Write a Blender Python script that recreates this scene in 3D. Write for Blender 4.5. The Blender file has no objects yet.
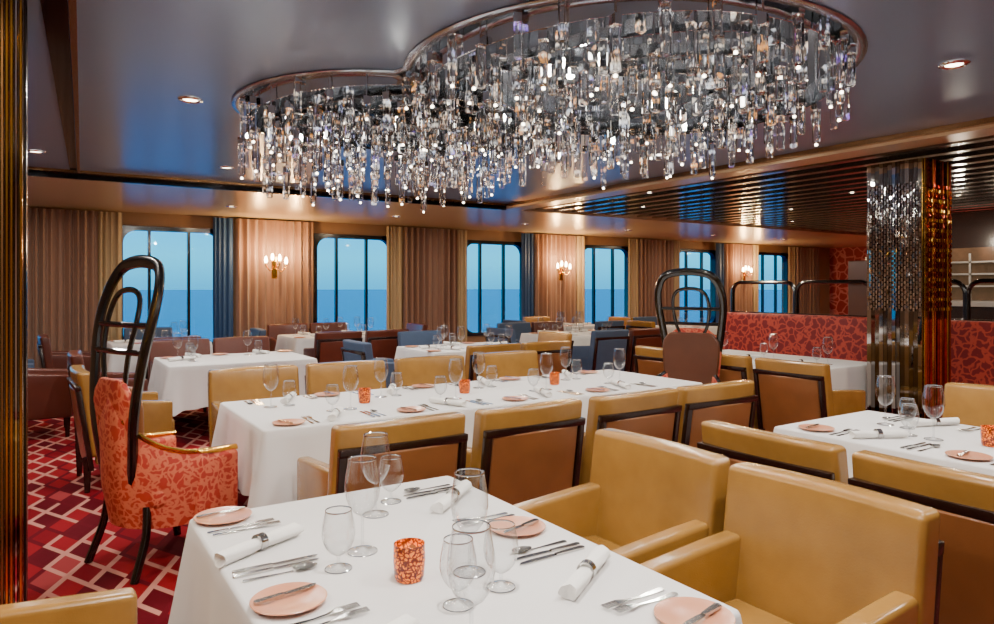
import bpy, bmesh, math, random
from mathutils import Vector, Matrix
random.seed(7)
PI=math.pi
C=bpy.context.scene.collection
def srgb(r,g,b):
    f=lambda c:(c/255/12.92) if c/255<=.04045 else ((c/255+.055)/1.055)**2.4
    return (f(r),f(g),f(b),1)
# ------------------------------------------------------------ materials
def nt(name):
    m=bpy.data.materials.new(name); m.use_nodes=True
    t=m.node_tree; b=t.nodes['Principled BSDF']
    return m,t,b
def mat(name,col,rough=.5,metal=0,bump=0,bscale=60,var=0,vscale=6,emit=None,es=0,coat=0,sheen=0,spec=None):
    m,t,b=nt(name)
    b.inputs['Base Color'].default_value=col
    b.inputs['Roughness'].default_value=rough
    b.inputs['Metallic'].default_value=metal
    if coat: b.inputs['Coat Weight'].default_value=coat; b.inputs['Coat Roughness'].default_value=.2
    if sheen: b.inputs['Sheen Weight'].default_value=sheen
    if spec is not None: b.inputs['Specular IOR Level'].default_value=spec
    if emit: b.inputs['Emission Color'].default_value=emit; b.inputs['Emission Strength'].default_value=es
    tc=t.nodes.new('ShaderNodeTexCoord')
    if bump:
        n=t.nodes.new('ShaderNodeTexNoise'); n.inputs['Scale'].default_value=bscale; n.inputs['Detail'].default_value=4
        t.links.new(tc.outputs['Object'],n.inputs['Vector'])
        bp=t.nodes.new('ShaderNodeBump'); bp.inputs['Strength'].default_value=bump; bp.inputs['Distance'].default_value=.01
        t.links.new(n.outputs['Fac'],bp.inputs['Height']); t.links.new(bp.outputs['Normal'],b.inputs['Normal'])
    if var:
        n=t.nodes.new('ShaderNodeTexNoise'); n.inputs['Scale'].default_value=vscale; n.inputs['Detail'].default_value=5
        t.links.new(tc.outputs['Object'],n.inputs['Vector'])
        r=t.nodes.new('ShaderNodeValToRGB')
        r.color_ramp.elements[0].position=.3; r.color_ramp.elements[1].position=.7
        r.color_ramp.elements[0].color=tuple(c*(1-var) for c in col[:3])+(1,)
        r.color_ramp.elements[1].color=tuple(min(1,c*(1+var)) for c in col[:3])+(1,)
        t.links.new(n.outputs['Fac'],r.inputs['Fac']); t.links.new(r.outputs['Color'],b.inputs['Base Color'])
    return m
def thin_glass(name,tint=(.96,.98,1,1),add=.04,k=.75,p=2.5):
    m=bpy.data.materials.new(name); m.use_nodes=True; t=m.node_tree; t.nodes.clear()
    o=t.nodes.new('ShaderNodeOutputMaterial'); mx=t.nodes.new('ShaderNodeMixShader')
    tr=t.nodes.new('ShaderNodeBsdfTransparent'); tr.inputs['Color'].default_value=tint
    gl=t.nodes.new('ShaderNodeBsdfGlossy'); gl.inputs['Roughness'].default_value=.03
    lw=t.nodes.new('ShaderNodeLayerWeight'); lw.inputs['Blend'].default_value=.5
    pw=t.nodes.new('ShaderNodeMath'); pw.operation='POWER'; pw.inputs[1].default_value=p
    ma=t.nodes.new('ShaderNodeMath'); ma.operation='MULTIPLY_ADD'; ma.inputs[1].default_value=k; ma.inputs[2].default_value=add
    ma.use_clamp=True
    t.links.new(lw.outputs['Facing'],pw.inputs[0]); t.links.new(pw.outputs[0],ma.inputs[0]); t.links.new(ma.outputs[0],mx.inputs['Fac'])
    t.links.new(tr.outputs[0],mx.inputs[1]); t.links.new(gl.outputs[0],mx.inputs[2]); t.links.new(mx.outputs[0],o.inputs[0])
    return m
M={}
M['tan']=mat('tan_leather',srgb(156,114,54),.25,bump=.08,bscale=180,var=.14,coat=.45)
M['tan_back']=mat('tan_leather_back',srgb(126,78,42),.3,bump=.08,bscale=180,var=.1,coat=.3)
M['brown']=mat('brown_leather',srgb(88,38,24),.34,bump=.08,bscale=180,var=.1,coat=.2)
M['cognac']=mat('cognac_leather',srgb(88,46,24),.34,bump=.08,bscale=180,var=.1,coat=.2)
M['blue']=mat('slate_fabric',srgb(62,80,108),.7,bump=.1,bscale=200,var=.06)
M['dwood']=mat('dark_wood',srgb(34,16,12),.25,var=.3,vscale=12,coat=.3)
M['black']=mat('black_lacquer',srgb(10,7,7),.15,coat=.6)
M['cloth']=mat('white_cloth',srgb(222,220,220),.85,bump=.05,bscale=250,sheen=.2)
M['napkin']=mat('napkin_cloth',srgb(240,238,234),.85,bump=.15,bscale=150)
M['silver']=mat('silver',(.5,.49,.48,1),.14,1)
M['chrome']=mat('chrome',(.78,.8,.82,1),.06,1)
M['plate']=mat('pink_plate',srgb(206,140,108),.3,coat=.3)
M['gold']=mat('gold_metal',srgb(232,178,76),.16,1)
M['bronze']=mat('bronze_metal',srgb(160,120,80),.25,.9)
M['mirror']=mat('dark_mirror',(.42,.4,.38,1),.04,1)
M['mirror2']=mat('smoked_mirror',(.2,.19,.18,1),.05,1)
M['recess']=mat('recess_satin_metal',(.45,.48,.54,1),.22,.7)
M['rimmetal']=mat('rim_satin_steel',(.42,.5,.6,1),.2,.85)
M['ceil']=mat('ceiling_satin',srgb(136,162,194),.24,.3)
M['ceil2']=mat('ceiling_bronze_lit',srgb(222,198,160),.26,.3)  # bronze satin with the warm lit glow painted into its base colour
M['slatback']=mat('slat_backing',srgb(34,33,36),.1,.8)
M['slat']=mat('slat_bronze',srgb(188,184,176),.15,.9)
M['wall']=mat('wall_plaster',srgb(150,118,90),.6,var=.05)
M['drape']=mat('taupe_drape',srgb(140,106,90),.5,bump=.1,bscale=80,sheen=.4)
M['beige']=mat('beige_drape',srgb(176,156,124),.6,bump=.1,bscale=80)
M['sdrape']=mat('slate_drape',srgb(40,74,122),.6,bump=.1,bscale=80)
M['glass']=thin_glass('thin_glass',(.965,.975,.98,1),.07,.9,2.1)
M['grim']=thin_glass('glass_rim',(.9,.92,.93,1),.7,.3,1)
M['pane']=thin_glass('window_pane',(.97,.99,1,1),.01,.08,4)
M['wax']=mat('wax',srgb(250,220,170),.5,emit=(1,.5,.12,1),es=6)
M['lens']=mat('lamp_lens',(1,.9,.75,1),.5,emit=(1,.86,.62,1),es=14)
M['shade']=mat('sconce_glass',(1,.9,.75,1),.5,emit=(1,.76,.42,1),es=40)
M['steel']=mat('brushed_steel',srgb(200,196,190),.3,1)
M['redmetal']=mat('red_bronze_metal',srgb(186,84,62),.12,1)
M['backlit']=mat('backlit_panel',srgb(90,62,44),.3,.4,emit=(1,.66,.34,1),es=.05,var=.5,vscale=5)
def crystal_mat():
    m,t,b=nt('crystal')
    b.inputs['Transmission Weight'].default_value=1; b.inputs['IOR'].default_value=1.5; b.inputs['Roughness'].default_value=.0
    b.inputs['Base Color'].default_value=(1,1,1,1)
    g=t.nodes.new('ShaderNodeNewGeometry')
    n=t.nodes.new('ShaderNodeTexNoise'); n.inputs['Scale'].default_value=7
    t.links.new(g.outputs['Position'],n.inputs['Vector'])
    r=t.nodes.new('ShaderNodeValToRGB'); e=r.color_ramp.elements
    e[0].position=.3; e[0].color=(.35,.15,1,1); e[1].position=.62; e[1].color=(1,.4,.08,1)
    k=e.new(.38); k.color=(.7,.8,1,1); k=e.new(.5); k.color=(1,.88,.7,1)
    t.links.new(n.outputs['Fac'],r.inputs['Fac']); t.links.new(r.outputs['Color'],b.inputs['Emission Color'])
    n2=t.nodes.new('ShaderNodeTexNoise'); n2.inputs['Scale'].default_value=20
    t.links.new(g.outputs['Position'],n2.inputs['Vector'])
    mr=t.nodes.new('ShaderNodeMapRange'); mr.inputs['From Min'].default_value=.61; mr.inputs['From Max'].default_value=.72  # patchy tinted emission painted into the crystals as sparkle
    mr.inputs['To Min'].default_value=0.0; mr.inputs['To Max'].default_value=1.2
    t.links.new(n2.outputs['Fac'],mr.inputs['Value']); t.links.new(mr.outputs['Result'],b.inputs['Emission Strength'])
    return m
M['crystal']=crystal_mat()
M['tip']=mat('crystal_tip_glow',(1,.95,.85,1),.3,emit=(1,.86,.66,1),es=16)  # glowing end pieces stand in for bright glints at the crystal ends
def pattern(name,c1,c2,scale,w=.06,rough=.6,es=0):
    m,t,b=nt(name); b.inputs['Roughness'].default_value=rough
    tc=t.nodes.new('ShaderNodeTexCoord')
    n=t.nodes.new('ShaderNodeTexNoise'); n.inputs['Scale'].default_value=scale*.7
    t.links.new(tc.outputs['Object'],n.inputs['Vector'])
    mx=t.nodes.new('ShaderNodeMix'); mx.data_type='RGBA'; mx.inputs['Factor'].default_value=.12 if scale<50 else .02
    t.links.new(tc.outputs['Object'],mx.inputs['A']); t.links.new(n.outputs['Color'],mx.inputs['B'])
    v=t.nodes.new('ShaderNodeTexVoronoi'); v.feature='DISTANCE_TO_EDGE'; v.inputs['Scale'].default_value=scale
    t.links.new(mx.outputs['Result'],v.inputs['Vector'])
    r=t.nodes.new('ShaderNodeValToRGB'); r.color_ramp.elements[0].position=w; r.color_ramp.elements[1].position=w*2.2
    r.color_ramp.elements[0].color=c2; r.color_ramp.elements[1].color=c1
    t.links.new(v.outputs['Distance'],r.inputs['Fac']); t.links.new(r.outputs['Color'],b.inputs['Base Color'])
    if es: t.links.new(r.outputs['Color'],b.inputs['Emission Color']); b.inputs['Emission Strength'].default_value=es
    return m
M['coral']=pattern('coral_pattern',srgb(182,52,38),srgb(214,112,80),22,.08)
M['redpat']=pattern('red_pattern',srgb(112,14,22),srgb(172,62,46),13,.06)
M['redwall']=pattern('red_wall',srgb(150,34,44),srgb(196,110,110),5,.05)
M['mosaic']=pattern('mosaic_glass',srgb(222,104,18),srgb(80,22,4),90,.1,.15,1.3)
def carpet():
    m,t,b=nt('carpet'); b.inputs['Roughness'].default_value=.95
    b.inputs['Specular IOR Level'].default_value=.1
    tc=t.nodes.new('ShaderNodeTexCoord'); sp=t.nodes.new('ShaderNodeSeparateXYZ'); t.links.new(tc.outputs['Object'],sp.inputs[0])
    def mth(op,a,bb=None):
        n=t.nodes.new('ShaderNodeMath'); n.operation=op
        for i,v in enumerate((a,bb)):
            if v is None: continue
            if isinstance(v,(int,float)): n.inputs[i].default_value=v
            else: t.links.new(v,n.inputs[i])
        return n.outputs[0]
    xs=mth('MULTIPLY',sp.outputs['X'],5.6); ys=mth('MULTIPLY',sp.outputs['Y'],2.7)
    u=mth('ADD',xs,ys); v=mth('SUBTRACT',xs,ys)
    fu=mth('FRACT',u); fv=mth('FRACT',v)
    lu=mth('LESS_THAN',fu,.2); lv=mth('LESS_THAN',fv,.2); line=mth('MAXIMUM',lu,lv)
    cu=mth('FLOOR',u); cv=mth('FLOOR',v)
    h=mth('FRACT',mth('MULTIPLY',mth('SINE',mth('ADD',mth('MULTIPLY',cu,12.98),mth('MULTIPLY',cv,7.23))),43.7))
    r=t.nodes.new('ShaderNodeValToRGB'); r.color_ramp.interpolation='CONSTANT'; e=r.color_ramp.elements
    e[0].position=0; e[0].color=srgb(118,12,24); e[1].position=.4; e[1].color=srgb(138,20,30)
    k=e.new(.75); k.color=srgb(88,9,22); k=e.new(.93); k.color=srgb(146,52,54)
    t.links.new(h,r.inputs['Fac'])
    h2=mth('FRACT',mth('MULTIPLY',mth('SINE',mth('ADD',mth('MULTIPLY',cu,3.98),mth('MULTIPLY',cv,.23))),23.7))
    r2=t.nodes.new('ShaderNodeValToRGB'); r2.color_ramp.interpolation='CONSTANT'; e=r2.color_ramp.elements
    e[0].color=srgb(188,128,116); e[1].position=.6; e[1].color=srgb(92,11,24)
    t.links.new(h2,r2.inputs['Fac'])
    mx=t.nodes.new('ShaderNodeMix'); mx.data_type='RGBA'
    t.links.new(line,mx.inputs['Factor']); t.links.new(r.outputs['Color'],mx.inputs['A']); t.links.new(r2.outputs['Color'],mx.inputs['B'])
    t.links.new(mx.outputs['Result'],b.inputs['Base Color'])
    return m
M['carpet']=carpet()
# ------------------------------------------------------------ mesh builder
class MB:
    def __init__(s): s.bm=bmesh.new()
    def _merge(s,b,mi=0,mx=None,fn=None):
        if mx is not None: bmesh.ops.transform(b,matrix=mx,verts=b.verts)
        if fn:
            for v in b.verts: v.co=Vector(fn(v.co))
        for f in b.faces: f.material_index=mi
        me=bpy.data.meshes.new('tmp'); b.to_mesh(me); b.free(); s.bm.from_mesh(me); bpy.data.meshes.remove(me)
        return s
    def box(s,x0,x1,y0,y1,z0,z1,mi=0,mx=None,bev=0,fn=None):
        b=bmesh.new(); bmesh.ops.create_cube(b,size=1)
        for v in b.verts: v.co=Vector(((x0+x1)/2+v.co.x*(x1-x0),(y0+y1)/2+v.co.y*(y1-y0),(z0+z1)/2+v.co.z*(z1-z0)))
        if bev: bmesh.ops.bevel(b,geom=b.edges[:],offset=bev,segments=2,affect='EDGES',profile=.5)
        return s._merge(b,mi,mx,fn)
    def rbox(s,x0,x1,y0,y1,z0,z1,r,mi=0,fn=None,m=3,pillow=0):
        h=[(x1-x0)/2,(y1-y0)/2,(z1-z0)/2]; c=Vector(((x0+x1)/2,(y0+y1)/2,(z0+z1)/2)); r=min(r,min(h)*.98)
        def lst(hh):
            n=3; us=[r*math.tan(k*PI/4/n) for k in range(1,n+1)]
            a=[-(hh-r+u) for u in reversed(us)]; mid=[-(hh-r)+2*(hh-r)*k/(m+1) for k in range(m+2)]
            return a+mid+[-v for v in reversed(a)]
        L=[lst(v) for v in h]; b=bmesh.new()
        for ax in range(3):
            p,q=[i for i in range(3) if i!=ax]
            for sg in (-1,1):
                g=[]
                for u in L[p]:
                    row=[]
                    for v in L[q]:
                        P=[0,0,0]; P[ax]=sg*h[ax]; P[p]=u; P[q]=v
                        inn=Vector([max(-(h[i]-r),min(h[i]-r,P[i])) for i in range(3)])
                        d=Vector(P)-inn
                        if d.length>0: d=d.normalized()*r
                        o=inn+d
                        if pillow:
                            k=(1-(u/h[p])**2)*(1-(v/h[q])**2); o[ax]+=sg*pillow*k
                        row.append(b.verts.new(o+c))
                    g.append(row)
                for i in range(len(g)-1):
                    for j in range(len(g[0])-1):
                        b.faces.new((g[i][j],g[i+1][j],g[i+1][j+1],g[i][j+1]))
        bmesh.ops.remove_doubles(b,verts=b.verts,dist=1e-5)
        bmesh.ops.recalc_face_normals(b,faces=b.faces)
        return s._merge(b,mi,None,fn)
    def lathe(s,prof,n=24,loc=(0,0,0),mi=0,mx=None,cap=False):
        b=bmesh.new(); rings=[]
        for r,z in prof:
            if r<1e-6: rings.append([b.verts.new((0,0,z))])
            else: rings.append([b.verts.new((r*math.cos(2*PI*k/n),r*math.sin(2*PI*k/n),z)) for k in range(n)])
        for a,c in zip(rings,rings[1:]):
            for k in range(n):
                k2=(k+1)%n
                if len(a)==1 and len(c)==1: continue
                if len(a)==1: b.faces.new((a[0],c[k2],c[k]))
                elif len(c)==1: b.faces.new((a[k],a[k2],c[0]))
                else: b.faces.new((a[k],a[k2],c[k2],c[k]))
        bmesh.ops.translate(b,vec=loc,verts=b.verts)
        return s._merge(b,mi,mx)
    def tube(s,pts,rx,rz=None,n=10,closed=False,mi=0,up=Vector((0,1,0))):
        rz=rz or rx; b=bmesh.new(); P=[Vector(p) for p in pts]; N=len(P); rings=[]
        for i,p in enumerate(P):
            if closed: tdir=P[(i+1)%N]-P[i-1]
            else: tdir=P[min(i+1,N-1)]-P[max(i-1,0)]
            tdir.normalize(); a=tdir.cross(up)
            if a.length<1e-3: a=tdir.cross(Vector((1,0,0)))
            a.normalize(); bb=a.cross(tdir)
            rings.append([b.verts.new(p+a*rx*math.cos(2*PI*k/n)+bb*rz*math.sin(2*PI*k/n)) for k in range(n)])
        rr=list(zip(rings,rings[1:]))
        if closed: rr.append((rings[-1],rings[0]))
        for a,c in rr:
            for k in range(n):
                k2=(k+1)%n; b.faces.new((a[k],a[k2],c[k2],c[k]))
        if not closed: b.faces.new(rings[0]); b.faces.new(rings[-1])
        bmesh.ops.recalc_face_normals(b,faces=b.faces)
        return s._merge(b,mi)
    def strip(s,outline,z0,z1,mi=0,fn=None):
        b=bmesh.new(); lo=[b.verts.new((x,y,z0)) for x,y in outline]; hi=[b.verts.new((x,y,z1)) for x,y in outline]
        b.faces.new(hi); b.faces.new(lo[::-1]); n=len(lo)
        for k in range(n): b.faces.new((lo[k],lo[(k+1)%n],hi[(k+1)%n],hi[k]))
        bmesh.ops.recalc_face_normals(b,faces=b.faces)
        return s._merge(b,mi,None,fn)
    def build(s,name,mats,parent=None,sharp=38):
        bm=s.bm
        for f in bm.faces: f.smooth=True
        for e in bm.edges:
            if len(e.link_faces)==2 and e.calc_face_angle(0)>math.radians(sharp): e.smooth=False
        me=bpy.data.meshes.new(name); bm.to_mesh(me); bm.free()
        for m in (mats if isinstance(mats,(list,tuple)) else [mats]): me.materials.append(m)
        o=bpy.data.objects.new(name,me); C.objects.link(o)
        if parent: o.parent=parent
        return o
def tag(o,label=None,cat=None,group=None,kind=None):
    if label: o['label']=label
    if cat: o['category']=cat
    if group: o['group']=group
    if kind: o['kind']=kind
    return o
def empty(name,loc=(0,0,0),rz=0):
    o=bpy.data.objects.new(name,None); o.empty_display_size=.1; C.objects.link(o); o.location=loc; o.rotation_euler=(0,0,rz); return o
def dup(root,loc,rz,label,group=None,sc=1):
    r=root.copy(); C.objects.link(r); r.location=loc; r.rotation_euler=(0,0,rz)
    r['label']=label
    if group: r['group']=group
    if sc!=1: r.scale=(sc,)*3
    for ch in root.children:
        c=ch.copy(); C.objects.link(c); c.parent=r
        for g in ch.children:
            d=g.copy(); C.objects.link(d); d.parent=c
    return r
PROTO={}
def place(key,loc,rz,label,group=None,sc=1):
    p=PROTO[key]
    if not p[1]:
        p[1]=True; o=p[0]; o.location=loc; o.rotation_euler=(0,0,rz); o['label']=label
        if group: o['group']=group
        o.scale=(sc,)*3
        return o
    return dup(p[0],loc,rz,label,group,sc)
def proto(key,o): PROTO[key]=[o,False]
# ------------------------------------------------------------ room
XL,XR,YB,YW=-3.2,20.0,-3.2,12.3
ZC=2.74; ZP=2.67; ZS=2.82; YP=8.8; XS=5.85
def st(o,name=None): o['kind']='structure'; return o
st(MB().box(XL,XR,YB,YW,-.1,0).build('floor',M['carpet']))
c1,r1=(2.9,3.1),1.27; c2,r2=(2.1,4.65),1.04
def lobes(e=0):
    R1,R2=r1+e,r2+e; n=64; out=[]
    def arc(c,R,oc,oR):
        pts=[(c[0]+R*math.cos(2*PI*k/n),c[1]+R*math.sin(2*PI*k/n)) for k in range(n)]
        keep=[math.dist(p,oc)>oR for p in pts]
        s=next(k for k in range(n) if keep[k] and not keep[k-1])
        res=[]
        for k in range(n):
            if keep[(s+k)%n]: res.append(pts[(s+k)%n])
            else: break
        return res
    return arc(c1,R1,c2,R2)+arc(c2,R2,c1,R1)
hole=lobes()
bm=bmesh.new()
def loop(pts,z):
    vs=[bm.verts.new((x,y,z)) for x,y in pts]; return vs,[bm.edges.new((vs[k],vs[(k+1)%len(vs)])) for k in range(len(vs))]
ov,oe=loop([(XL,YB),(XS,YB),(XS,YP),(XL,YP)],ZC); hv,he=loop(hole,ZC)
bmesh.ops.triangle_fill(bm,edges=oe+he,use_beauty=True)
for f in bm.faces: f.normal_update(); 
bmesh.ops.recalc_face_normals(bm,faces=bm.faces)
x=MB(); x.bm.free(); x.bm=bm; st(x.build('ceiling',M['ceil']))
b=MB(); n=len(hole)
bb=bmesh.new()
lo=[bb.verts.new((px,py,ZC)) for px,py in hole]; hi=[bb.verts.new((px,py,3.02)) for px,py in hole]
for k in range(n): bb.faces.new((lo[k],lo[(k+1)%n],hi[(k+1)%n],hi[k]))
bb.faces.new(hi); b._merge(bb)
st(b.build('ceiling_recess',M['recess']))
rim=MB(); rim.tube([(p[0],p[1],ZC-.006) for p in lobes(.0)],.03,.01,n=8,closed=True,up=Vector((0,0,1)))
st(rim.build('trim_1',M['rimmetal']))
st(MB().box(XL,XR,YP,YW,ZP,ZP+.3).build('ceiling_perimeter',M['ceil2']))
st(MB().box(XL,XS,YP-.05,YP-.001,ZP-.012,ZC-.001).build('trim_2',M['slatback']))
st(MB().box(XL,XS,YP-.16,YP-.052,ZC-.03,ZC-.002).build('trim_3',M['bronze']))
st(MB().box(XS,XR,YB,YP,ZS,ZS+.1).build('ceiling_slat_backing',M['slatback']))
st(MB().box(XS,XS+.3,YB,YP,ZP-.0,ZS-.001).build('trim_4',M['ceil2']))
st(MB().box(XS-.06,XS-.002,YB,YP-.2,ZC-.045,ZC-.002).build('trim_5',M['bronze']))
sl=MB(); xx=XS+.56
while xx<XR-.3:
    sl.box(xx,xx+.11,YB+.05,YP-.02,ZP+.03,ZP+.06); sl.box(xx+.04,xx+.07,YB+.05,YP-.02,ZP+.06,ZS-.005); xx+=.36
st(sl.build('ceiling_slats',M['slat']))
s=MB(); s.strip([(-.02,3.3),(.08,3.3),(.30,8.5),(.24,8.5)],ZC-.025,ZC-.002)
st(s.build('trim_6',M['slatback']))
s=MB(); s.strip([(.085,3.3),(.115,3.3),(.33,8.5),(.305,8.5)],ZC-.05,ZC-.002)
st(s.build('trim_7',M['bronze']))
st(MB().box(XL-.1,XL,YB,YW,0,3).build('wall_left',M['wall']))
st(MB().box(XR,XR+.1,YB,YW,0,3).build('wall_right',M['redwall']))
st(MB().box(XL,XR,YB-.1,YB,0,3).build('wall_back',M['wall']))
WX=[-1.0]+[1.76+3.08*k for k in range(6)]; WW=.78; WZ0,WZ1=.5,2.46
wl=MB(); prev=XL
for cx in WX:
    wl.box(prev,cx-WW,YW,YW+.2,0,ZP+.2); wl.box(cx-WW,cx+WW,YW,YW+.2,0,WZ0); wl.box(cx-WW,cx+WW,YW,YW+.2,WZ1,ZP+.2); prev=cx+WW
wl.box(prev,XR,YW,YW+.2,0,ZP+.2)
st(wl.build('wall_front',M['wall']))
def ring_frame(cx,w,z0,z1,fw,rad,y0,y1):
    m=MB(); b=bmesh.new()
    hw=w; inner=[]
    def corner(px,pz,a0):
        return [(px+rad*math.cos(a0+k*PI/12),pz+rad*math.sin(a0+k*PI/12)) for k in range(7)]
    ix,iz0,iz1=hw-fw,z0+fw,z1-fw
    inner=corner(ix-rad,iz1-rad,0)+corner(-ix+rad,iz1-rad,PI/2)+corner(-ix+rad,iz0+rad,PI)+corner(ix-rad,iz0+rad,1.5*PI)
    outer=[None]*28
    zc=(z0+z1)/2; hz=(z1-z0)/2
    for q in range(4):
        sx=[1,-1,-1,1][q]; sz=[1,1,-1,-1][q]
        for k in range(7):
            i=q*7+k
            t=k/6
            e0=(sx*hw,zc+sz*(hz-rad)); c=(sx*hw,zc+sz*hz); e1=(sx*(hw-rad),zc+sz*hz)
            if q in (1,3): e0,e1=e1,e0
            outer[i]=(e0[0]+(c[0]-e0[0])*min(1,2*t),e0[1]+(c[1]-e0[1])*min(1,2*t)) if t<=.5 else (c[0]+(e1[0]-c[0])*(2*t-1),c[1]+(e1[1]-c[1])*(2*t-1))
    N=len(inner)
    V=[[b.verts.new((cx+px,y,pz)) for px,pz in L] for L in (inner,outer) for y in (y0,y1)]
    for k in range(N):
        k2=(k+1)%N
        b.faces.new((V[0][k],V[0][k2],V[2][k2],V[2][k])); b.faces.new((V[1][k],V[1][k2],V[3][k2],V[3][k]))
        b.faces.new((V[0][k],V[0][k2],V[1][k2],V[1][k])); b.faces.new((V[2][k],V[2][k2],V[3][k2],V[3][k]))
    bmesh.ops.recalc_face_normals(b,faces=b.faces)
    m._merge(b); return m
for i,cx in enumerate(WX):
    e=empty('window_%d'%(i+1),(0,0,0)); e['kind']='structure'
    ring_frame(cx,WW,WZ0,WZ1,.07,.2,YW-.03,YW+.1).build('frame',M['black'],e)
    for dx in (-.34,.24): MB().box(cx+dx-.022,cx+dx+.022,YW-.01,YW+.06,WZ0+.06,WZ1-.06).build('mullion',M['black'],e)
    MB().box(cx-WW+.06,cx+WW-.06,YW+.04,YW+.045,WZ0+.06,WZ1-.06).build('pane',M['pane'],e)
sea=MB().box(-3000,3500,YW+4,4200,-14.1,-14).build('sea',mat('sea_water',(.0,.11,.26,1),.25,var=.15,vscale=.02,spec=.4,bump=.15,bscale=.35)); st(sea)
w=bpy.data.worlds.new('World'); bpy.context.scene.world=w; w.use_nodes=True; t=w.node_tree
bg=t.nodes['Background']; tc=t.nodes.new('ShaderNodeTexCoord'); sp=t.nodes.new('ShaderNodeSeparateXYZ')
r=t.nodes.new('ShaderNodeValToRGB'); e=r.color_ramp.elements
e[0].position=.0; e[0].color=(.02,.34,.62,1); e[1].position=.45; e[1].color=(.0,.14,.5,1)
k=e.new(.04); k.color=(.03,.5,.8,1)
k=e.new(.12); k.color=(.005,.36,.85,1)
t.links.new(tc.outputs['Generated'],sp.inputs[0]); t.links.new(sp.outputs['Z'],r.inputs['Fac']); t.links.new(r.outputs['Color'],bg.inputs['Color'])
bg.inputs['Strength'].default_value=2.3
def drape(x0,x1,z0,z1,m,folds,amp,name,label,group,y=YW-.16):
    b=bmesh.new(); nx=folds*10; prev=None; rd=random.Random(int(x0*100)); ks=[rd.uniform(.7,1.2) for _ in range(4)]
    for k in range(nx+1):
        u=k/nx; xx=x0+(x1-x0)*u; ph=u*folds*2*PI+.9*math.sin(u*7+ks[0]*5)
        am=amp*(.7+.3*math.sin(u*11*ks[1]))
        a=b.verts.new((xx+.01*math.sin(ph*.7+x0),y-am*math.sin(ph)-.3*amp*math.sin(ph*2.3+x0),z0)); c=b.verts.new((xx,y-am*.8*math.sin(ph),z1))
        mid=b.verts.new((xx,y-am*.9*math.sin(ph)-.15*amp*math.sin(ph*2.3+x0),(z0+z1)*.5))
        if prev: b.faces.new((prev[0],a,mid,prev[1])); b.faces.new((prev[1],mid,c,prev[2]))
        prev=(a,mid,c)
    m_=MB(); m_._merge(b); o=m_.build(name,m,sharp=80)
    tag(o,label,'curtain',group); return o
wn=['leftmost','second','third','fourth','fifth','sixth','seventh']
for i in range(len(WX)):
    L=WX[i]+WW; Rr=(WX[i+1]-WW) if i+1<len(WX) else L+1.5
    if i==0:
        drape(L+.02,Rr-.28,.02,2.64,M['drape'],9,.055,'curtain','wide taupe curtain at the far left beside the mirrored pillar','main curtains between the windows')
        drape(Rr-.27,Rr+.05,.02,2.64,M['beige'],4,.03,'curtain','narrow beige curtain against left edge of the leftmost full window','narrow beige curtains')
        continue
    drape(L-.2,L+.12,.02,2.64,M['sdrape'] if i%2 else M['beige'],4,.03,'curtain','narrow %s curtain over right edge of the %s window from the left'%('slate blue' if i%2 else 'beige',wn[i]),'narrow side curtains')
    drape(L+.16,Rr-(.2 if i!=1 else .05),.02,2.64,M['drape'],9,.06,'curtain','wide taupe curtain filling the pier right of the %s window from the left'%wn[i],'main curtains between the windows')
    if i+1<len(WX) and i!=1:
        drape(Rr-.19,Rr+.03,.02,2.64,M['beige'],3,.03,'curtain','narrow beige curtain on left edge of the %s window from the left'%wn[i+1],'narrow beige curtains')
def sconce():
    e=empty('wall_sconce'); tag(e,'x','wall lamp')
    MB().rbox(-.04,.04,-.03,0,-.2,.12,.012).build('backplate',M['gold'],e)
    for dx,dz in ((-.14,0),(-.05,.04),(.05,.03),(.14,-.01)):
        MB().tube([(0,-.03,-.05),(dx*.6,-.08,-.09+dz),(dx,-.1,-.02+dz),(dx,-.1,.02+dz)],.008).build('arm',M['gold'],e)
        MB().lathe([(0,.02),(.016,.02),(.022,.045),(.02,.08),(.01,.11),(0,.115)],14,(dx,-.1,dz)).build('lamp_shade',M['shade'],e)
    return e
proto('sconce',sconce())
sc_l={1:'candle-style wall sconce on the curtain between first and second windows',3:'candle-style wall sconce on the curtain between third and fourth windows',5:'candle-style wall sconce on the curtain between fifth and sixth windows'}
for i,lb in sc_l.items():
    xm=WX[i]+1.54
    place('sconce',(xm,YW-.27,1.88),0,lb,'glowing wall sconces',1.2)
    for dx in (-.3,.3):
        l=bpy.data.lights.new('sconce_light','POINT'); l.energy=38; l.color=(1,.6,.25); l.shadow_soft_size=.04
        o=bpy.data.objects.new('sconce_light',l); o.location=(xm+dx,YW-.5,2.1); C.objects.link(o)
# mirrored pillar left
e=empty('mirrored_pillar',(-.385,3.86,0)); tag(e,'mirrored pillar with ribbed gold strips at the far left of the photo','pillar')
MB().box(-.3,.31,-.3,.3,0,ZC-.003).build('mirror_body',M['mirror'],e)
pal=['black','gold','chrome','gold','gold','bronze','gold']
for k in range(14):
    m=MB(); m.tube([(.325-.016*k,-.31,0.001),(.325-.016*k,-.31,ZC-.003)],.007,.014,n=6); m.build('strip',M[pal[k%7]],e)
for k in range(6):
    m=MB(); m.box(.31,.325,-.28+k*.1,-.2+k*.1,0,ZC-.003); m.build('side_strip',M[pal[(k+2)%7]],e)
l=bpy.data.lights.new('downlight_and_fill','AREA'); l.shape='DISK'; l.size=.08; l.energy=22; l.color=(1,.8,.5)  # unseen area lamp in front of the pillar, no fixture built
o=bpy.data.objects.new('downlight_and_fill',l); o.location=(-.4,3.0,ZC-.02); C.objects.link(o)
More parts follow.
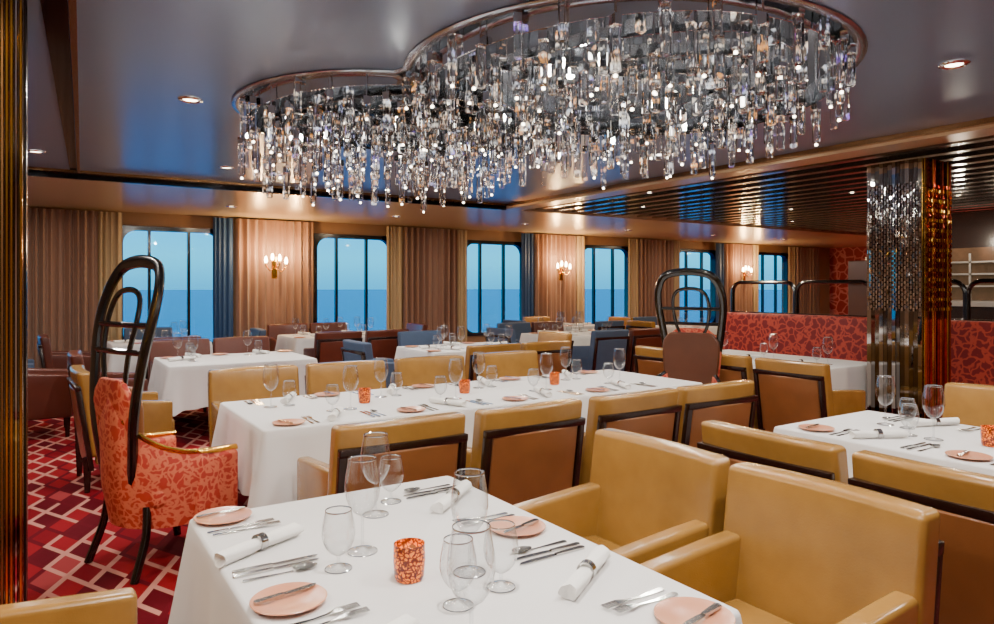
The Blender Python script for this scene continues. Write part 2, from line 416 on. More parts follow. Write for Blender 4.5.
# column right
e=empty('mirrored_column',(6.5,3.11,0)); tag(e,'square mirrored column with fine silver crystal strands beside the red banquette','column')
MB().box(.03,.5,.03,.52,0,ZP-.03).build('mirror_body',M['mirror'],e)
rc=random.Random(3)
for k in range(13):
    a=rc.uniform(-.2,.2)
    MB().box(-.006,.006,-.018,.018,.12,ZP-.03,mx=Matrix.Translation((.015,.045+.038*k,0))@Matrix.Rotation(a,4,'Z')).build('mirror_strip',M['mirror2'] if k%3 else M['mirror'],e)
tl=MB()
for k in range(19):
    for j in range(26):
        z=1.3+j*.044+(k%2)*.02
        tl.box(-.005,.005,-.006,.006,-.016,.016,0,Matrix.Translation((-.014,.035+k*.0255,z))@Matrix.Rotation(rc.uniform(.2,.9),4,'Z'))
    tl.box(-.0145,-.0135,.0345+k*.0255,.0355+k*.0255,1.28,2.5,0)
tl.build('crystal_strands',[M['chrome']],e,sharp=5)
for k in range(11):
    a=rc.uniform(-.2,.7)
    MB().box(-.018,.018,-.006,.006,.12,ZP-.03,mx=Matrix.Translation((.045+.044*k,.015,0))@Matrix.Rotation(a,4,'Z')).build('bronze_strip',M['gold'] if k%3==0 else M['redmetal'],e)
t2=MB()
for k in range(10):
    for j in range(26):
        t2.box(-.005,.005,-.004,.004,-.014,.014,j%2,Matrix.Translation((.07+k*.044,-.006,1.3+j*.044))@Matrix.Rotation(rc.uniform(-.6,.6),4,'Z'))
t2.build('copper_beads',[M['gold'],M['redmetal']],e,sharp=5)
MB().box(-.02,.53,-.012,.54,0,.12).build('base_plinth',M['chrome'],e)
def downlight():
    e=empty('ceiling_downlight'); tag(e,'x','ceiling light')
    MB().lathe([(.045,-.003),(.06,-.012),(.075,-.006),(.078,0)],24).build('ring',M['chrome'],e)
    MB().lathe([(0,-.004),(.045,-.004)],20).build('lens',M['lens'],e)
    return e
proto('dl',downlight())
def lamp(x,y,z,en,col=(1,.93,.84),size=.1):
    l=bpy.data.lights.new('downlight_and_fill','AREA'); l.shape='DISK'; l.size=size; l.energy=en*1.1; l.color=col
    o=bpy.data.objects.new('downlight_and_fill',l); o.location=(x,y,z); C.objects.link(o)
DL=[(.82,4.98,'recessed ceiling downlight left of the chandelier'),(4.25,1.88,'recessed ceiling downlight at the upper right of the photo'),(-.05,7.65,'small ceiling downlight near the far left ceiling slot'),(1.6,7.6,'ceiling downlight behind the left lobe of the chandelier')]
for x,y,lb in DL:
    place('dl',(x,y,ZC-.001),0,lb,'ceiling downlights'); lamp(x,y,ZC-.02,34)
for x,y,en in [(.9,1.4,40),(.6,.2,22),(2.3,.9,40),(-1,2.2,28),(4.6,.3,30),(-1.2,5.5,30),(4.8,4.6,34),(4.6,7.2,30),(3.2,7.4,30),(-.9,.2,20)]: lamp(x,y,ZC-.02,en)  # unseen ceiling lamps without fixtures, added as ambient fill
od=['first','second','third','fourth','fifth','sixth','seventh']
for k in range(7):
    x=-.3+2.6*k; y=10.6
    place('dl',(x,y,ZP-.001),0,'ceiling downlight above the window-side tables, %s from the left'%od[k],'window-side ceiling downlights'); lamp(x,y,ZP-.02,15,(1,.78,.52))
for i,(x,y) in enumerate([(7.0,1.6),(7.0,6.4),(9.1,4.6),(9.1,7.4),(12,6),(12,8),(15,7.5),(10.5,3.5),(18.5,8.2)]):
    lamp(x,y,ZP-.03,28,(1,.8,.55),.08)
for i,(n_,y) in enumerate([(0,6.4),(3,7.6),(6,5.0),(9,6.6),(14,7.8),(10,4.4)]):
    place('dl',(XS+.615+.36*n_,y,ZP+.028),0,'small spotlight on the slatted ceiling, %s counting away from the main room'%od[i],'slatted ceiling spotlights',.6)
# ------------------------------------------------------------ chandelier
ch=empty('crystal_chandelier',(2.6,3.7,ZC)); tag(ch,'huge two-lobed crystal chandelier with polished bands set in the ceiling','chandelier')
CO=Vector((2.6,3.7,ZC))
spots=[]
for (c,R,inner,zb) in ((c1,r1,None,2.36),(c2,r2,c1,2.2)):
    for fr in (.955,.79,.62,.45,.26):
        rr=R*fr; pts=[]; wob=.015 if fr>.9 else .05
        for k in range(72):
            a=2*PI*k/72; q=rr*(1+wob*math.sin(3*a+fr*9))
            pts.append(Vector((c[0]+q*math.cos(a),c[1]+q*math.sin(a),ZC-.02+.03*math.sin(2*a+fr*5)))-CO)
        MB().tube(pts,.006,.08,n=6,closed=True,up=Vector((0,0,1))).build('band',M['chrome'],ch,sharp=20)
        nn=max(4,int(2*PI*rr/.105))
        for k in range(nn):
            a=2*PI*(k+random.random()*.2)/nn; q=rr*(1+wob*math.sin(3*a+fr*9))+.025*(1 if k%2 else -1)
            px,py=c[0]+q*math.cos(a),c[1]+q*math.sin(a)
            if inner and math.dist((px,py),c1)<r1*.97: continue
            tpar=max(0,min(1,((py-2.0)/3.2)))
            low=2.38-.22*tpar+ (0.05 if fr>.9 else 0)
            L=random.choice((.16,.2,.22,.24))
            tier=k%3
            zt=(low+L+random.uniform(-.03,.05)) if tier==0 else ((low+L+.14+random.uniform(-.03,.04)) if tier==1 else ZC-.03-random.uniform(0,.05))
            spots.append((px,py,zt,L,random.random()*PI))
spots.sort(key=lambda s:s[0]**2+s[1]**2)
def crystal(m,x,y,zt,L,a):
    w=.0185; b=bmesh.new()
    mx=Matrix.Translation(Vector((x,y,zt))-CO)@Matrix.Rotation(a,4,'Z')
    oc=[(w,w*.8),(w*.8,w),(-w*.8,w),(-w,w*.8),(-w,-w*.8),(-w*.8,-w),(w*.8,-w),(w,-w*.8)]
    r0=[b.verts.new((p*.85,q*.85,0)) for p,q in oc]; r1_=[b.verts.new((p,q,-.005)) for p,q in oc]; r2_=[b.verts.new((p,q,-L+.006)) for p,q in oc]; r3_=[b.verts.new((p*.8,q*.8,-L)) for p,q in oc]
    b.faces.new(r0); b.faces.new(r3_)
    for k in range(8):
        k2=(k+1)%8
        b.faces.new((r0[k],r0[k2],r1_[k2],r1_[k])); b.faces.new((r1_[k],r1_[k2],r2_[k2],r2_[k])); b.faces.new((r2_[k],r2_[k2],r3_[k2],r3_[k]))
    bmesh.ops.recalc_face_normals(b,faces=b.faces)
    m._merge(b,0,mx)
    m.box(-.0195,.0195,-.0195,.0195,.0005,.045,1,mx)
    top=3.015-zt
    m.box(-.0035,.0035,-.0035,.0035,.045,max(.05,top),1,mx)
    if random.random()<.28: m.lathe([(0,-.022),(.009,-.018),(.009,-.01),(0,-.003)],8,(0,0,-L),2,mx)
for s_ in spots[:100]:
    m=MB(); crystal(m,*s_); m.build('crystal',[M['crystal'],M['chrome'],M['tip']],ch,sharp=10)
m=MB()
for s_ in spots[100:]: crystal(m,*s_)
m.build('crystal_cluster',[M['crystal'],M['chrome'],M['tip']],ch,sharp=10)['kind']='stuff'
for (x,y) in [(2.9,3.1),(2.2,2.6),(3.5,2.7),(3.5,3.7),(2.5,3.8),(1.7,4.9),(2.4,5.1),(2.0,4.3)]:
    l=bpy.data.lights.new('chandelier_lamp','POINT'); l.energy=30; l.color=(1,.93,.82); l.shadow_soft_size=.03
    o=bpy.data.objects.new('chandelier_lamp',l); o.location=(x,y,2.6); C.objects.link(o)
# ------------------------------------------------------------ chairs
def leg(m,x,y,zt,w=.022):
    m.lathe([(0,0),(w*.6,0),(w,zt),(0,zt)],4,(x,y,0))
def armchair(key,mi,mo,cat='chair'):
    e=empty('armchair'); tag(e,'x',cat)
    back=lambda v:(v.x,v.y-(v.z-.45)*.14+.22*v.x*v.x,v.z)
    MB().rbox(-.245,.245,-.2,.3,.3,.47,.03,pillow=.012).build('seat',mi,e)
    MB().rbox(-.33,.33,-.325,-.225,.26,.88,.022,fn=back,m=6,pillow=.004).build('backrest',mi,e)
    armf=lambda v:(v.x,v.y,v.z-(max(0,v.y+.2))*.08 if v.z>.5 else v.z)
    for s_ in (-1,1):
        MB().rbox(*( (.25,.325) if s_>0 else (-.325,-.25)),-.25,.27,.2,.66,.02,fn=armf).build('armrest',mi,e)
    MB().rbox(-.28,.28,-.345,-.32,.2,.75,.01,fn=back).build('back_panel',mo,e)
    f=MB(); f.box(-.325,.325,-.36,-.32,.745,.785,fn=back,bev=.006)
    for s_ in (-1,1): f.box(*sorted((s_*.325,s_*.288)),-.355,-.32,.18,.75,fn=back,bev=.005)
    f.box(-.31,.31,-.355,-.32,.16,.2,fn=back)
    f.build('back_frame',M['dwood'],e)
    for sx in (-1,1):
        for y in (-.3,.23):
            m=MB(); leg(m,sx*.28,y,.26,.03); m.build('leg',M['dwood'],e)
    proto(key,e); return e
armchair('tan',M['tan'],M['tan_back'])
armchair('brown',M['brown'],M['brown'])
armchair('blue',M['blue'],M['blue'])
def smooth(pts,n=6,closed=False):
    P=[Vector(p) for p in pts]; out=[]; N=len(P)
    rng=range(N) if closed else range(N-1)
    for i in rng:
        p0=P[i-1] if (closed or i>0) else P[0]; p1=P[i]; p2=P[(i+1)%N]; p3=P[(i+2)%N] if (closed or i+2<N) else P[-1]
        for k in range(n):
            t_=k/n; out.append(.5*((2*p1)+(-p0+p2)*t_+(2*p0-5*p1+4*p2-p3)*t_*t_+(-p0+3*p1-3*p2+p3)*t_**3))
    if not closed: out.append(P[-1])
    return out
def throne(inner,label,loc,rz,WS=1.0,pt=1.0,pw=.2):
    e=empty('high_back_armchair',loc,rz); tag(e,label,'chair')
    def prof(z):
        K=[(.3,-.22),(.45,-.25),(.7,-.275),(.95,-.29),(1.15,-.285),(1.35,-.25),(1.5,-.205),(1.66,-.14)]
        for (a,ya),(b_,yb) in zip(K,K[1:]):
            if z<=b_: 
                t_=max(0,(z-a)/(b_-a)); return ya+(yb-ya)*t_
        return K[-1][1]
    def B(x,z,dy=0): return (x*WS,prof(z)+.3*x*x+dy,z)
    MB().rbox(-.27,.27,-.22,.26,.34,.48,.05,pillow=.015).build('seat',inner,e)
    b=bmesh.new(); prev=None; n=36; railp=[]
    for k in range(n+1):
        a=-PI+PI*k/n
        u=abs(k/n-.5)*2
        x_,y_=.33*math.cos(a),.32*math.sin(a)
        top=.62+.3*(1-u)**2.0
        ring=[(x_*.86,y_*.86,.30),(x_*.88,y_*.88,.24),(x_*1.0,y_*1.0,.45),(x_*1.03,y_*1.03,top-.02),(x_*1.0,y_*1.0,top),(x_*.93,y_*.93,top-.01),(x_*.84,y_*.84,.45),(x_*.84,y_*.84,.30)]
        railp.append((x_,y_,top+.006))
        vs=[b.verts.new(p) for p in ring]
        if prev:
            for i in range(len(ring)): b.faces.new((prev[i],prev[(i+1)%len(ring)],vs[(i+1)%len(ring)],vs[i]))
        else: b.faces.new(vs)
        prev=vs
    b.faces.new(prev); bmesh.ops.recalc_face_normals(b,faces=b.faces)
    m=MB(); m._merge(b); m.build('outer_shell',M['coral'],e,sharp=60)
    for s_ in (-1,1):
        MB().rbox(*sorted((s_*.275,s_*.345)),-.02,.23,.26,.60,.03).build('armrest',M['coral'],e)
        rp=railp[:15] if s_<0 else railp[::-1][:15]
        m=MB(); m.tube([(s_*.31,.23,.605),(s_*.318,.1,.612)]+rp,.018,.012); m.build('arm_rail',M['gold'] if pt==1.0 else M['black'],e)
    def tap(v):
        z=v.z; wd=.75+.25*math.sin(min(1,max(0,(z-.4)/.6))*PI*.5)
        if z>pt-.14: wd*=1-.4*((z-pt+.14)/.14)**2
        p=B(v.x*wd,z); return (p[0],p[1]+v.y,z)
    MB().rbox(-pw,pw,-.0,.045,.42,pt-.02,.02,fn=tap,m=10).build('back_cushion',M['tan_back'] if pt==1.0 else inner,e)
    MB().rbox(-pw-.005,pw+.005,-.03,.0,.40,pt+.02,.012,fn=tap,m=10).build('back_panel',M['coral'],e)
    outer=[(-.12,.44),(-.16,.6),(-.205,.85),(-.245,1.12),(-.27,1.32),(-.255,1.49),(-.19,1.6),(-.075,1.635),(.075,1.635),(.19,1.6),(.255,1.49),(.27,1.32),(.245,1.12),(.205,.85),(.16,.6),(.12,.44)]
    m=MB(); m.tube(smooth([B(x,z,-.02 if z<1 else 0) for x,z in outer]),.036,.022,n=10); m.build('outer_frame',M['black'],e)
    inn=[(-.1,pt-.03),(-.13,1.15),(-.15,1.31),(-.13,1.43),(-.06,1.48),(.06,1.48),(.13,1.43),(.15,1.31),(.13,1.15),(.1,pt-.03)]
    m=MB(); m.tube(smooth([B(x,z,.0) for x,z in inn]),.016,.013,n=8); m.build('inner_loop',M['black'],e)
    for z in (1.16,1.3): m=MB(); m.tube([B(x,z) for x in (-.25,-.13,0,.13,.25)],.016,n=8); m.build('crossbar',M['black'],e)
    for sx in (-1,1):
        m=MB(); m.tube(smooth([(sx*.2,-.22,.36),(sx*.22,-.24,.2),(sx*.24,-.31,.0)]),.018,.022); m.build('leg',M['black'],e)
        m=MB(); m.tube(smooth([(sx*.25,.2,.36),(sx*.26,.2,.2),(sx*.25,.21,.0)]),.018,.022); m.build('leg',M['black'],e)
    return e
throne(M['coral'],'tall hoop-framed black armchair in coral print at left head of the long table',(.585,4.3,0),math.radians(22-90))
throne(M['cognac'],'tall hoop-framed armchair with brown leather back at right end of long table',(4.78,4.34,0),math.radians(203-90),1.12,1.1,.24)
R={'+X':-PI/2,'-X':PI/2,'+Y':0,'-Y':PI}
def chair(key,x,y,f,label,group,j=0): return place(key,(x,y,0),R[f]+j,label,group)
G='tan armchairs at the foreground table'
chair('tan',1.75,2.0,'-X','tan leather armchair right of the foreground table, the farther of two',G)
chair('tan',1.75,1.29,'-X','largest tan leather armchair, right of the foreground table nearest the camera',G,.0)
chair('tan',-.04,1.99,'+X','tan leather armchair cropped in the bottom left corner',G)
G='tan armchairs on the near side of the long table'
o4=['first','second','third','fourth']
for i,x in enumerate((1.42,2.16,2.92,3.64)):
    chair('tan',x,3.32,'+Y','tan armchair seen from behind, %s from left along near side of long table'%o4[i],G,random.uniform(-.03,.03))
G='tan armchairs on the far side of the long table'
for i,x in enumerate((1.36,2.1,2.88,3.72)):
    chair('tan',x,5.22,'-Y','tan armchair facing the camera, %s from left along far side of long table'%o4[i],G,random.uniform(-.03,.03))
G='tan armchairs at the right table'
chair('tan',2.91,1.88,'+X','tan armchair with dark back frame, left side of right table, farther one',G)
chair('tan',2.91,1.16,'+X','tan armchair back cropped by the right edge, nearest of right table',G)
chair('tan',4.64,1.9,'-X','tan armchair on the far side of the right table at the photo edge',G)
G='tan armchairs facing the red banquette'
for i,y in enumerate((3.6,4.34,5.08)):
    chair('tan',5.6,y,'+X','tan armchair across from the red banquette, %s counting from the mirrored column'%o4[i],G)
# ------------------------------------------------------------ tables and cloths
def table(x0,x1,y0,y1,desc,drop=.4,ins=.04):
    cx,cy=(x0+x1)/2,(y0+y1)/2
    e=empty('dining_table',(cx,cy,0)); tag(e,'cloth-covered rectangular table, %s'%desc,'table','cloth-covered tables')
    hx,hy=(x1-x0)/2,(y1-y0)/2
    MB().box(-hx+ins,hx-ins,-hy+ins,hy-ins,.7,.738,bev=.005).build('tabletop',M['dwood'],e)
    n=1 if max(hx,hy)<1 else 2
    for k in range(n):
        ox=0 if n==1 else (k*2-1)*hx*.6*(hx>hy); oy=0 if n==1 else (k*2-1)*hy*.6*(hy>=hx)
        MB().lathe([(0,.05),(.04,.05),(.035,.35),(.05,.7),(0,.7)],16,(ox,oy,0)).build('pedestal',M['dwood'],e)
        MB().lathe([(0,0),(.26,0),(.26,.02),(.06,.05),(0,.05)],24,(ox,oy,0)).build('base',M['dwood'],e)
    rad=.02; P=[]
    rs=random.random()*6
    def side(a,b_,nrm):
        Ln=math.dist(a,b_); n=max(8,int(Ln/.035))
        for k in range(n):
            t_=(k+.5)/n; p=(a[0]+(b_[0]-a[0])*t_,a[1]+(b_[1]-a[1])*t_)
            dc=min(t_,1-t_)*Ln; P.append((p,nrm,math.exp(-(dc/.09)**2)))
    def cor(c,a0):
        for k in range(1,6):
            a=a0+PI/2*k/6; P.append(((c[0]+rad*math.cos(a),c[1]+rad*math.sin(a)),(math.cos(a),math.sin(a)),1))
    side((x1,y0+rad),(x1,y1-rad),(1,0)); cor((x1-rad,y1-rad),0)
    side((x1-rad,y1),(x0+rad,y1),(0,1)); cor((x0+rad,y1-rad),PI/2)
    side((x0,y1-rad),(x0,y0+rad),(-1,0)); cor((x0+rad,y0+rad),PI)
    side((x0+rad,y0),(x1-rad,y0),(0,-1)); cor((x1-rad,y0+rad),1.5*PI)
    b=bmesh.new(); rings=[]
    lev=[(-.008,.75,0),(0,.747,0),(.004,.74,0)]+[(None,0,k/9) for k in range(1,10)]
    for off,z,t_ in lev:
        row=[]; s_=0
        for i,(p,nn,c_) in enumerate(P):
            s_+=math.dist(p,P[i-1][0])
            wv=math.sin(s_*19+rs)*.6+math.sin(s_*31+rs*2)*.4
            if off is None: o_=.004+t_*(.018+.07*c_)+.018*t_*wv*(1-.8*c_); zz=.74-t_*(drop+.05*c_+.008*wv)
            else: o_=off; zz=z
            row.append(b.verts.new((p[0]+nn[0]*o_,p[1]+nn[1]*o_,zz)))
        rings.append(row)
    n=len(P)
    b.faces.new(rings[0])
    for a,c in zip(rings,rings[1:]):
        for k in range(n): b.faces.new((a[k],a[(k+1)%n],c[(k+1)%n],c[k]))
    bmesh.ops.recalc_face_normals(b,faces=b.faces)
    m=MB(); m._merge(b); o=m.build('tablecloth',M['cloth'],sharp=70)
    tag(o,'white tablecloth, %s'%desc,'tablecloth','white tablecloths')
T={'fg':(.4,1.36,1.05,2.45),'long':(.97,4.34,3.72,4.8),'right':(3.3,4.22,.9,2.35),'bench':(6.0,6.93,3.72,5.55),
 't3':(1.0,2.42,7.2,8.25),'t4':(3.1,4.55,10.1,11.1),'t5':(3.75,5.15,7.1,8.1),'t6':(6.5,7.95,8.3,9.3),'t7':(8.1,9.3,10.35,11.15),'t8':(.75,1.95,10.2,11.1),'t12':(9.9,11.1,8.8,9.8)}
D={'fg':'nearest the camera in the foreground','long':'the long one across the middle of the room','right':'at the right edge before the mirrored column','bench':'in front of the red banquette','t3':'behind the coral hoop-framed armchair at left','t4':'at the third window from the left','t5':'directly behind the middle of the long table','t6':'between long table and the fourth and fifth windows','t7':'farther one under the fourth and fifth windows','t8':'under the leftmost full window','t12':'farthest right beyond the brown hoop-framed armchair'}
for k,v in T.items(): table(*v,D[k])
# ------------------------------------------------------------ tableware
def flat(outline,L):
    return [(w_,s_-L/2) for s_,w_ in outline]+[(-w_,s_-L/2) for s_,w_ in reversed(outline) if w_>0]
def fork():
    m=MB(); L=.2
    zf=lambda v:(v.x,v.y,v.z+.007*math.sin(max(0,(v.y+.0)/.1)*PI*.6)+.001)
    m.strip(flat([(0,.003),(.004,.009),(.05,.007),(.09,.0035),(.125,.0035),(.14,.008),(.15,.0115),(.158,.0115)],L),0,.002,fn=zf)
    for x in (-.0095,-.0032,.0032,.0095): m.box(x-.0016,x+.0016,.056,.1,0,.002,fn=zf)
    o=m.build('fork',M['silver']); tag(o,'x','fork'); return o
def knife(name='dinner_knife',L=.23):
    m=MB(); h=L*.45
    m.strip(flat([(0,.004),(.006,.009),(h*.6,.0075),(h,.0055)],L),0,.006)
    m.strip([(.0055,h-L/2),(.008,h-L/2+.01),(.0095,L*.8-L/2),(.006,L*.95-L/2),(-.004,L/2),(-.008,L*.95-L/2),(-.0075,h-L/2)],.0015,.0035)
    o=m.build(name,M['silver']); tag(o,'x','knife'); return o
def spoon():
    m=MB(); L=.19
    m.strip(flat([(0,.003),(.004,.009),(.05,.007),(.1,.0035),(.13,.004)],L),0,.002)
    b=bmesh.new(); bmesh.ops.create_uvsphere(b,u_segments=16,v_segments=8,radius=1)
    m._merge(b,0,None,lambda v:(v.x*.019,v.y*.033+.065,.005+abs(v.z)*-.004+ (v.x*v.x+v.y*v.y)*.005))
    o=m.build('spoon',M['silver']); tag(o,'x','spoon'); return o
def bplate():
    m=MB(); m.lathe([(0,.003),(.05,.003),(.056,.005),(.082,.010),(.084,.012),(.082,.0135),(.055,.009),(.05,.007),(0,.007)][::-1],32)
    o=m.build('bread_plate',M['plate']); tag(o,'x','plate'); return o
def napkin():
    e=empty('rolled_napkin'); tag(e,'x','napkin')
    b=bmesh.new(); n=24; prev=None; N=18
    for k in range(N+1):
        yy=-.14+.28*k/N; row=[]
        for j in range(n):
            a=2*PI*j/n; q=.021*(1+.06*math.sin(3*a+yy*9)+.05*math.sin(a*7+yy*20)); pin=1-.18*math.exp(-(yy/.03)**2)
            row.append(b.verts.new((q*pin*math.cos(a)*1.12,yy+(.006*math.cos(a*2) if k in (0,N) else 0),max(.0005,.0205+q*pin*.88*math.sin(a)))))
        if prev:
            for j in range(n): b.faces.new((prev[j],prev[(j+1)%n],row[(j+1)%n],row[j]))
        if k in (0,N):
            c=b.verts.new((0,yy*.93,.0205))
            for j in range(n): b.faces.new((row[j],row[(j+1)%n],c))
        prev=row
    bmesh.ops.recalc_face_normals(b,faces=b.faces)
    m=MB(); m._merge(b); m.build('napkin_roll',M['napkin'],e,sharp=60)
    m=MB(); m.lathe([(.022,-.012),(.0235,-.012),(.0235,.012),(.022,.012),(.022,-.012)],20,(0,0,0),0,Matrix.Translation((0,0,.024))@Matrix.Rotation(PI/2,4,'X'))
    m.build('napkin_ring',M['silver'],e)
    return e
def stemglass(name,h,R,sf,foot):
    e=empty(name); tag(e,'x','glass')
    st_=h*sf; H=h-st_
    m=MB(); m.lathe([(.004,st_-.003),(.012,st_),(R*.53,st_+H*.06),(R*.77,st_+H*.17),(R*.92,st_+H*.3),(R,st_+H*.44),(R*.985,st_+H*.58),(R*.93,st_+H*.72),(R*.85,h-H*.14),(R*.78,h-.001)],36)
    m.lathe([(R*.78-.0011,h-.001),(R*.78,h+.0008),(R*.78+.0011,h-.001),(R*.78,h-.0032),(R*.78-.0011,h-.001)],36,mi=1)
    m.build('bowl',[M['glass'],M['grim']],e,sharp=80)
    m=MB(); m.lathe([(foot,.0006),(foot,.0022),(.02,.004),(.007,.009),(.0045,.018),(.004,.022),(.004,max(.024,st_-.01)),(.0055,st_-.002)],24)
    m.lathe([(foot-.001,.0014),(foot,.0028),(foot+.001,.0014),(foot,.0004),(foot-.001,.0014)],28,mi=1)
    m.build('stem',[M['glass'],M['grim']],e,sharp=80)
    return e
def votive():
    e=empty('votive_candle'); tag(e,'x','candle')
    m=MB(); m.lathe([(0,.001),(.034,.001),(.038,.01),(.041,.05),(.040,.092),(.0375,.092),(.038,.05),(.034,.012),(0,.012)],28); m.build('cup',M['mosaic'],e)
    m=MB(); m.lathe([(0,.055),(.03,.055),(.032,.05),(.032,.013)],20); m.build('wax',M['wax'],e)
    return e
proto('fork',fork()); proto('knife',knife()); proto('bknife',knife('butter_knife',.16)); proto('spoon',spoon()); proto('plate',bplate())
proto('napkin',napkin()); proto('wine',stemglass('wine_glass',.245,.046,.40,.039)); proto('goblet',stemglass('water_goblet',.15,.042,.25,.034)); proto('votive',votive())
ZT=.7505
def setting(sx,sy,f,desc,tn,full=True,glasses=True,nap=None,pa=.1):
    F={'+X':(1,0),'-X':(-1,0),'+Y':(0,1),'-Y':(0,-1)}[f]; Lf=(-F[1],F[0])
    def P(a,l,z=ZT): return (sx+F[0]*a+Lf[0]*l,sy+F[1]*a+Lf[1]*l,z)
    rz=R[f]; j=lambda s_=.04: random.uniform(-s_,s_)
    place('plate',P(pa,.29),0,'pale pink bread plate '+desc,'bread plates on '+tn,1.06 if nap else 1)
    if nap: place('napkin',(nap[0],nap[1],ZT),nap[2],'rolled white napkin '+desc,'rolled napkins on '+tn)
    else: place('napkin',P(.17+j(.01),0),rz+random.choice((-.5,.35,-.35)) if full else rz+.3,'rolled white napkin '+desc,'rolled napkins on '+tn)
    if full:
        place('bknife',P(pa,.31,ZT+.0142),rz+.2+j(),'butter knife on bread plate '+desc,'butter knives on '+tn)
        place('fork',P(pa+.03,.175),rz+j(),'outer fork '+desc,'forks on '+tn)
        place('fork',P(pa+.04,.142),rz+j(),'inner fork '+desc,'forks on '+tn)
        place('knife',P(pa+.04,-.18),rz+j(),'inner dinner knife '+desc,'knives on '+tn)
        place('knife',P(pa+.035,-.21),rz+j(),'outer dinner knife '+desc,'knives on '+tn)
        place('spoon',P(pa+.03,-.25),rz+j(),'spoon '+desc,'spoons on '+tn)
    if glasses:
        g=0 if full else -.1
        place('wine',P(.36+g,-.165),0,'stemmed wine glass '+desc,'wine glasses on '+tn)
        place('goblet',P(.36+g,-.05),0,'short-stemmed water goblet '+desc,'water goblets on '+tn)
tn='the foreground table'
d_=math.radians
setting(.40,2.09,'+X','at left far place of foreground table',tn,True,False,(.52,2.04,d_(-90+27)),.09)
setting(.40,1.37,'+X','at left near place of foreground table',tn,True,False,(.54,1.33,d_(-90+20)),.09)
setting(1.34,2.07,'-X','at right far place of foreground table',tn,True,False,(1.2,2.13,d_(90+40)),.11)
setting(1.34,1.37,'-X','at right near place of foreground table',tn,True,False,(1.17,1.38,d_(90+32)),.11)
for x,y,lb in [(.76,1.87,'wine glass left of the candle on the foreground table'),(.92,2.15,'farthest wine glass on the foreground table'),(.94,1.58,'wine glass in the middle of foreground table right of candle'),(.73,1.22,'wine glass cropped by the bottom edge, nearest of all')]:
    place('wine',(x,y,ZT),0,lb,'wine glasses on '+tn,1.08)
for x,y,lb in [(.66,1.79,'water goblet beside cutlery at left of the foreground candle'),(1.02,2.25,'water goblet behind the farthest wine glass on foreground table'),(.96,1.46,'water goblet behind the nearest wine glass, the right one'),(.82,1.43,'water goblet low at left of the nearest wine glass')]:
    place('goblet',(x,y,ZT),0,lb,'water goblets on '+tn,1.05)
place('votive',(.79,1.63,ZT),0,'orange mosaic votive candle on the foreground table','votive candles')
tn='the long table'
for i,x in enumerate((1.42,2.16,2.92,3.64)): setting(x,3.73,'+Y','at %s near-side place of long table from left'%o4[i],tn)
for i,x in enumerate((1.36,2.1,2.88,3.7)): setting(x,4.79,'-Y','at %s far-side place of long table from left'%o4[i],tn)
for x,lb in ((1.75,'orange votive candle at left part of the long table'),(2.5,'orange votive candle in the middle of the long table'),(3.3,'orange votive candle at right part of the long table')): place('votive',(x,4.27,ZT),0,lb,'votive candles')
tn='the right table'
setting(3.31,1.88,'+X','at left far place of right table',tn); setting(3.31,1.16,'+X','at left near place of right table',tn); setting(4.21,1.88,'-X','at right far place of right table',tn)
place('votive',(3.75,1.5,ZT),0,'orange votive candle on the right table by the photo edge','votive candles')
tn='the banquette table'
for i,y in enumerate((4.1,4.7,5.25)): setting(6.01,y,'+X','on banquette table, %s place from the mirrored column'%o4[i],tn,i<2)
def around(key,desc,near=2,far=2,ends=(1,1),cols=('brown','blue')):
    x0,x1,y0,y1=T[key]; i=0; tn='the table '+desc
    sides=[]
    nm=['left','right','middle']
    for k in range(near): sides.append((x0+(x1-x0)*(k+.5)/near,y0,'+Y','near %s'%(nm[k] if near>1 else 'side')))
    for k in range(far): sides.append((x0+(x1-x0)*(k+.5)/far,y1,'-Y','far %s'%(nm[k] if far>1 else 'side')))
    if ends[0]: sides.append((x0,(y0+y1)/2,'+X','left end'))
    if ends[1]: sides.append((x1,(y0+y1)/2,'-X','right end'))
    for sx,sy,f,s_ in sides:
        F={'+X':(1,0),'-X':(-1,0),'+Y':(0,1),'-Y':(0,-1)}[f]; col=cols[i%len(cols)]; i+=1
        chair(col,sx-F[0]*.42,sy-F[1]*.42,f,'%s armchair at %s of table %s'%({'brown':'brown leather','blue':'slate blue','tan':'tan leather'}[col],s_,desc),'armchairs around '+tn,random.uniform(-.03,.03))
        setting(sx+F[0]*.01,sy+F[1]*.01,f,'at %s of table %s'%(s_,desc),tn,False)
around('t3','behind coral hoop-framed armchair',0,2,(1,0),('brown','brown','brown'))
around('t4','under third window',2,2,(0,1),('brown','brown','brown'))
around('t5','behind the long table middle',2,1,(1,1),('tan','tan','blue','blue','tan'))
around('t6','before the fourth window',2,2,(1,0),('blue','brown'))
around('t7','farther under fourth window',1,1,(1,1),('blue','tan'))
around('t8','under leftmost full window',1,1,(1,1),('brown','blue'))
around('t12','farthest right beyond brown hoop-framed armchair',1,1,(1,0),('tan','blue','tan'))
chair('tan',.56,6.2,'+X','tan armchair standing alone behind the coral hoop-framed armchair','loose armchairs at left',.05)
chair('blue',-.35,9.9,'+X','slate armchair by the curtain at the far left','loose armchairs at left')
chair('brown',-.02,8.5,'+X','brown armchair at the far left just beyond the mirrored pillar','loose armchairs at left')
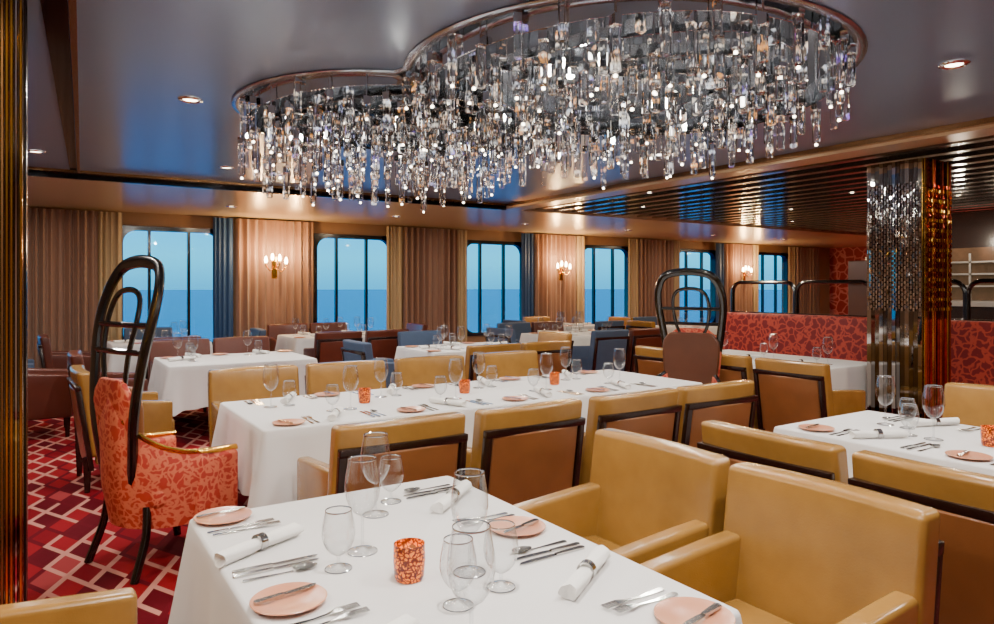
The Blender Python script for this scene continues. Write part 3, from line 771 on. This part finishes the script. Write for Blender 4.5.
# ------------------------------------------------------------ banquette and partition
e=empty('banquette',(7.3,2.8,0)); tag(e,'long red patterned banquette with high back running behind the mirrored column','banquette')
def off(x0,x1,y0,y1): return x0-7.3,x1-7.3,y0-2.8,y1-2.8
MB().rbox(*off(7.06,7.5,-.5,6.1),.28,.46,.04,m=4).build('seat',M['redpat'],e)
MB().rbox(*off(7.48,7.64,-.5,6.12),.3,1.17,.04,m=4).build('backrest',M['redpat'],e)
MB().box(*off(7.12,7.64,-.5,6.1),0,.28).build('plinth',M['dwood'],e)
e=empty('arched_screen',(7.7,2.8,0)); tag(e,'black metal screen of low rounded arches standing above the red banquette','screen')
MB().box(-.03,.03,-3.3,3.33,0,1.18).build('rail_base',M['dwood'],e)
yy=3.3; W_=.94
for k in range(4):
    y1_=yy-W_*k; y0_=y1_-W_+.02; pts=[]
    rad=.13; H_=1.56
    pts=[(0,y0_,1.18),(0,y0_,H_-rad)]+[(0,y0_+rad-rad*math.cos(a),H_-rad+rad*math.sin(a)) for a in [PI/12*q for q in range(1,7)]]+[(0,y1_-rad+rad*math.sin(a),H_-rad+rad*math.cos(a)) for a in [PI/12*q for q in range(0,7)]]+[(0,y1_,1.18)]
    m=MB(); m.tube(pts,.024,.03,n=8,up=Vector((1,0,0))); m.build('arch',M['black'],e)
e=MB().rbox(7.76,7.84,4.15,4.55,0,1.8,.01).build('partition_panel',M['cognac']); tag(e,'dark brown panel standing above the banquette left of the mirrored column','panel')
e=empty('back_bar',(11.5,4.9,0)); tag(e,'dim metal bar counter with lit shelves far behind the mirrored column','bar')
MB().box(-.25,.25,-1.6,1.6,0,1.22).build('counter',M['dwood'],e)
MB().box(-.32,.3,-1.65,1.65,1.22,1.3).build('countertop',M['steel'],e)
for z in (1.5,1.68,1.86): MB().box(.1,.4,-1.6,1.6,z,z+.025).build('shelf',M['steel'],e)
for y in (-1.6,-1.07,-.53,0,.53,1.07,1.57): MB().box(.1,.13,y,y+.03,1.3,2.0).build('post',M['steel'],e)
MB().box(.41,.45,-1.6,1.6,1.17,2.1).build('back_panel',M['backlit'],e)
MB().box(.41,.45,-1.6,1.6,2.1,2.64).build('bulkhead',M['dwood'],e)
l=bpy.data.lights.new('bar_light','POINT'); l.energy=22; l.color=(1,.85,.65); l.shadow_soft_size=.05
o=bpy.data.objects.new('bar_light',l); o.location=(11.25,4.9,2.2); C.objects.link(o)
# ------------------------------------------------------------ camera
cam=bpy.data.cameras.new('Camera'); co=bpy.data.objects.new('Camera',cam); C.objects.link(co)
co.location=(0,0,1.5); co.rotation_euler=(PI/2,0,math.radians(57-90)); cam.sensor_width=36; cam.lens=700/994*36; cam.shift_y=-25/994
cam.clip_end=8000; cam.clip_start=.05
bpy.context.scene.camera=co
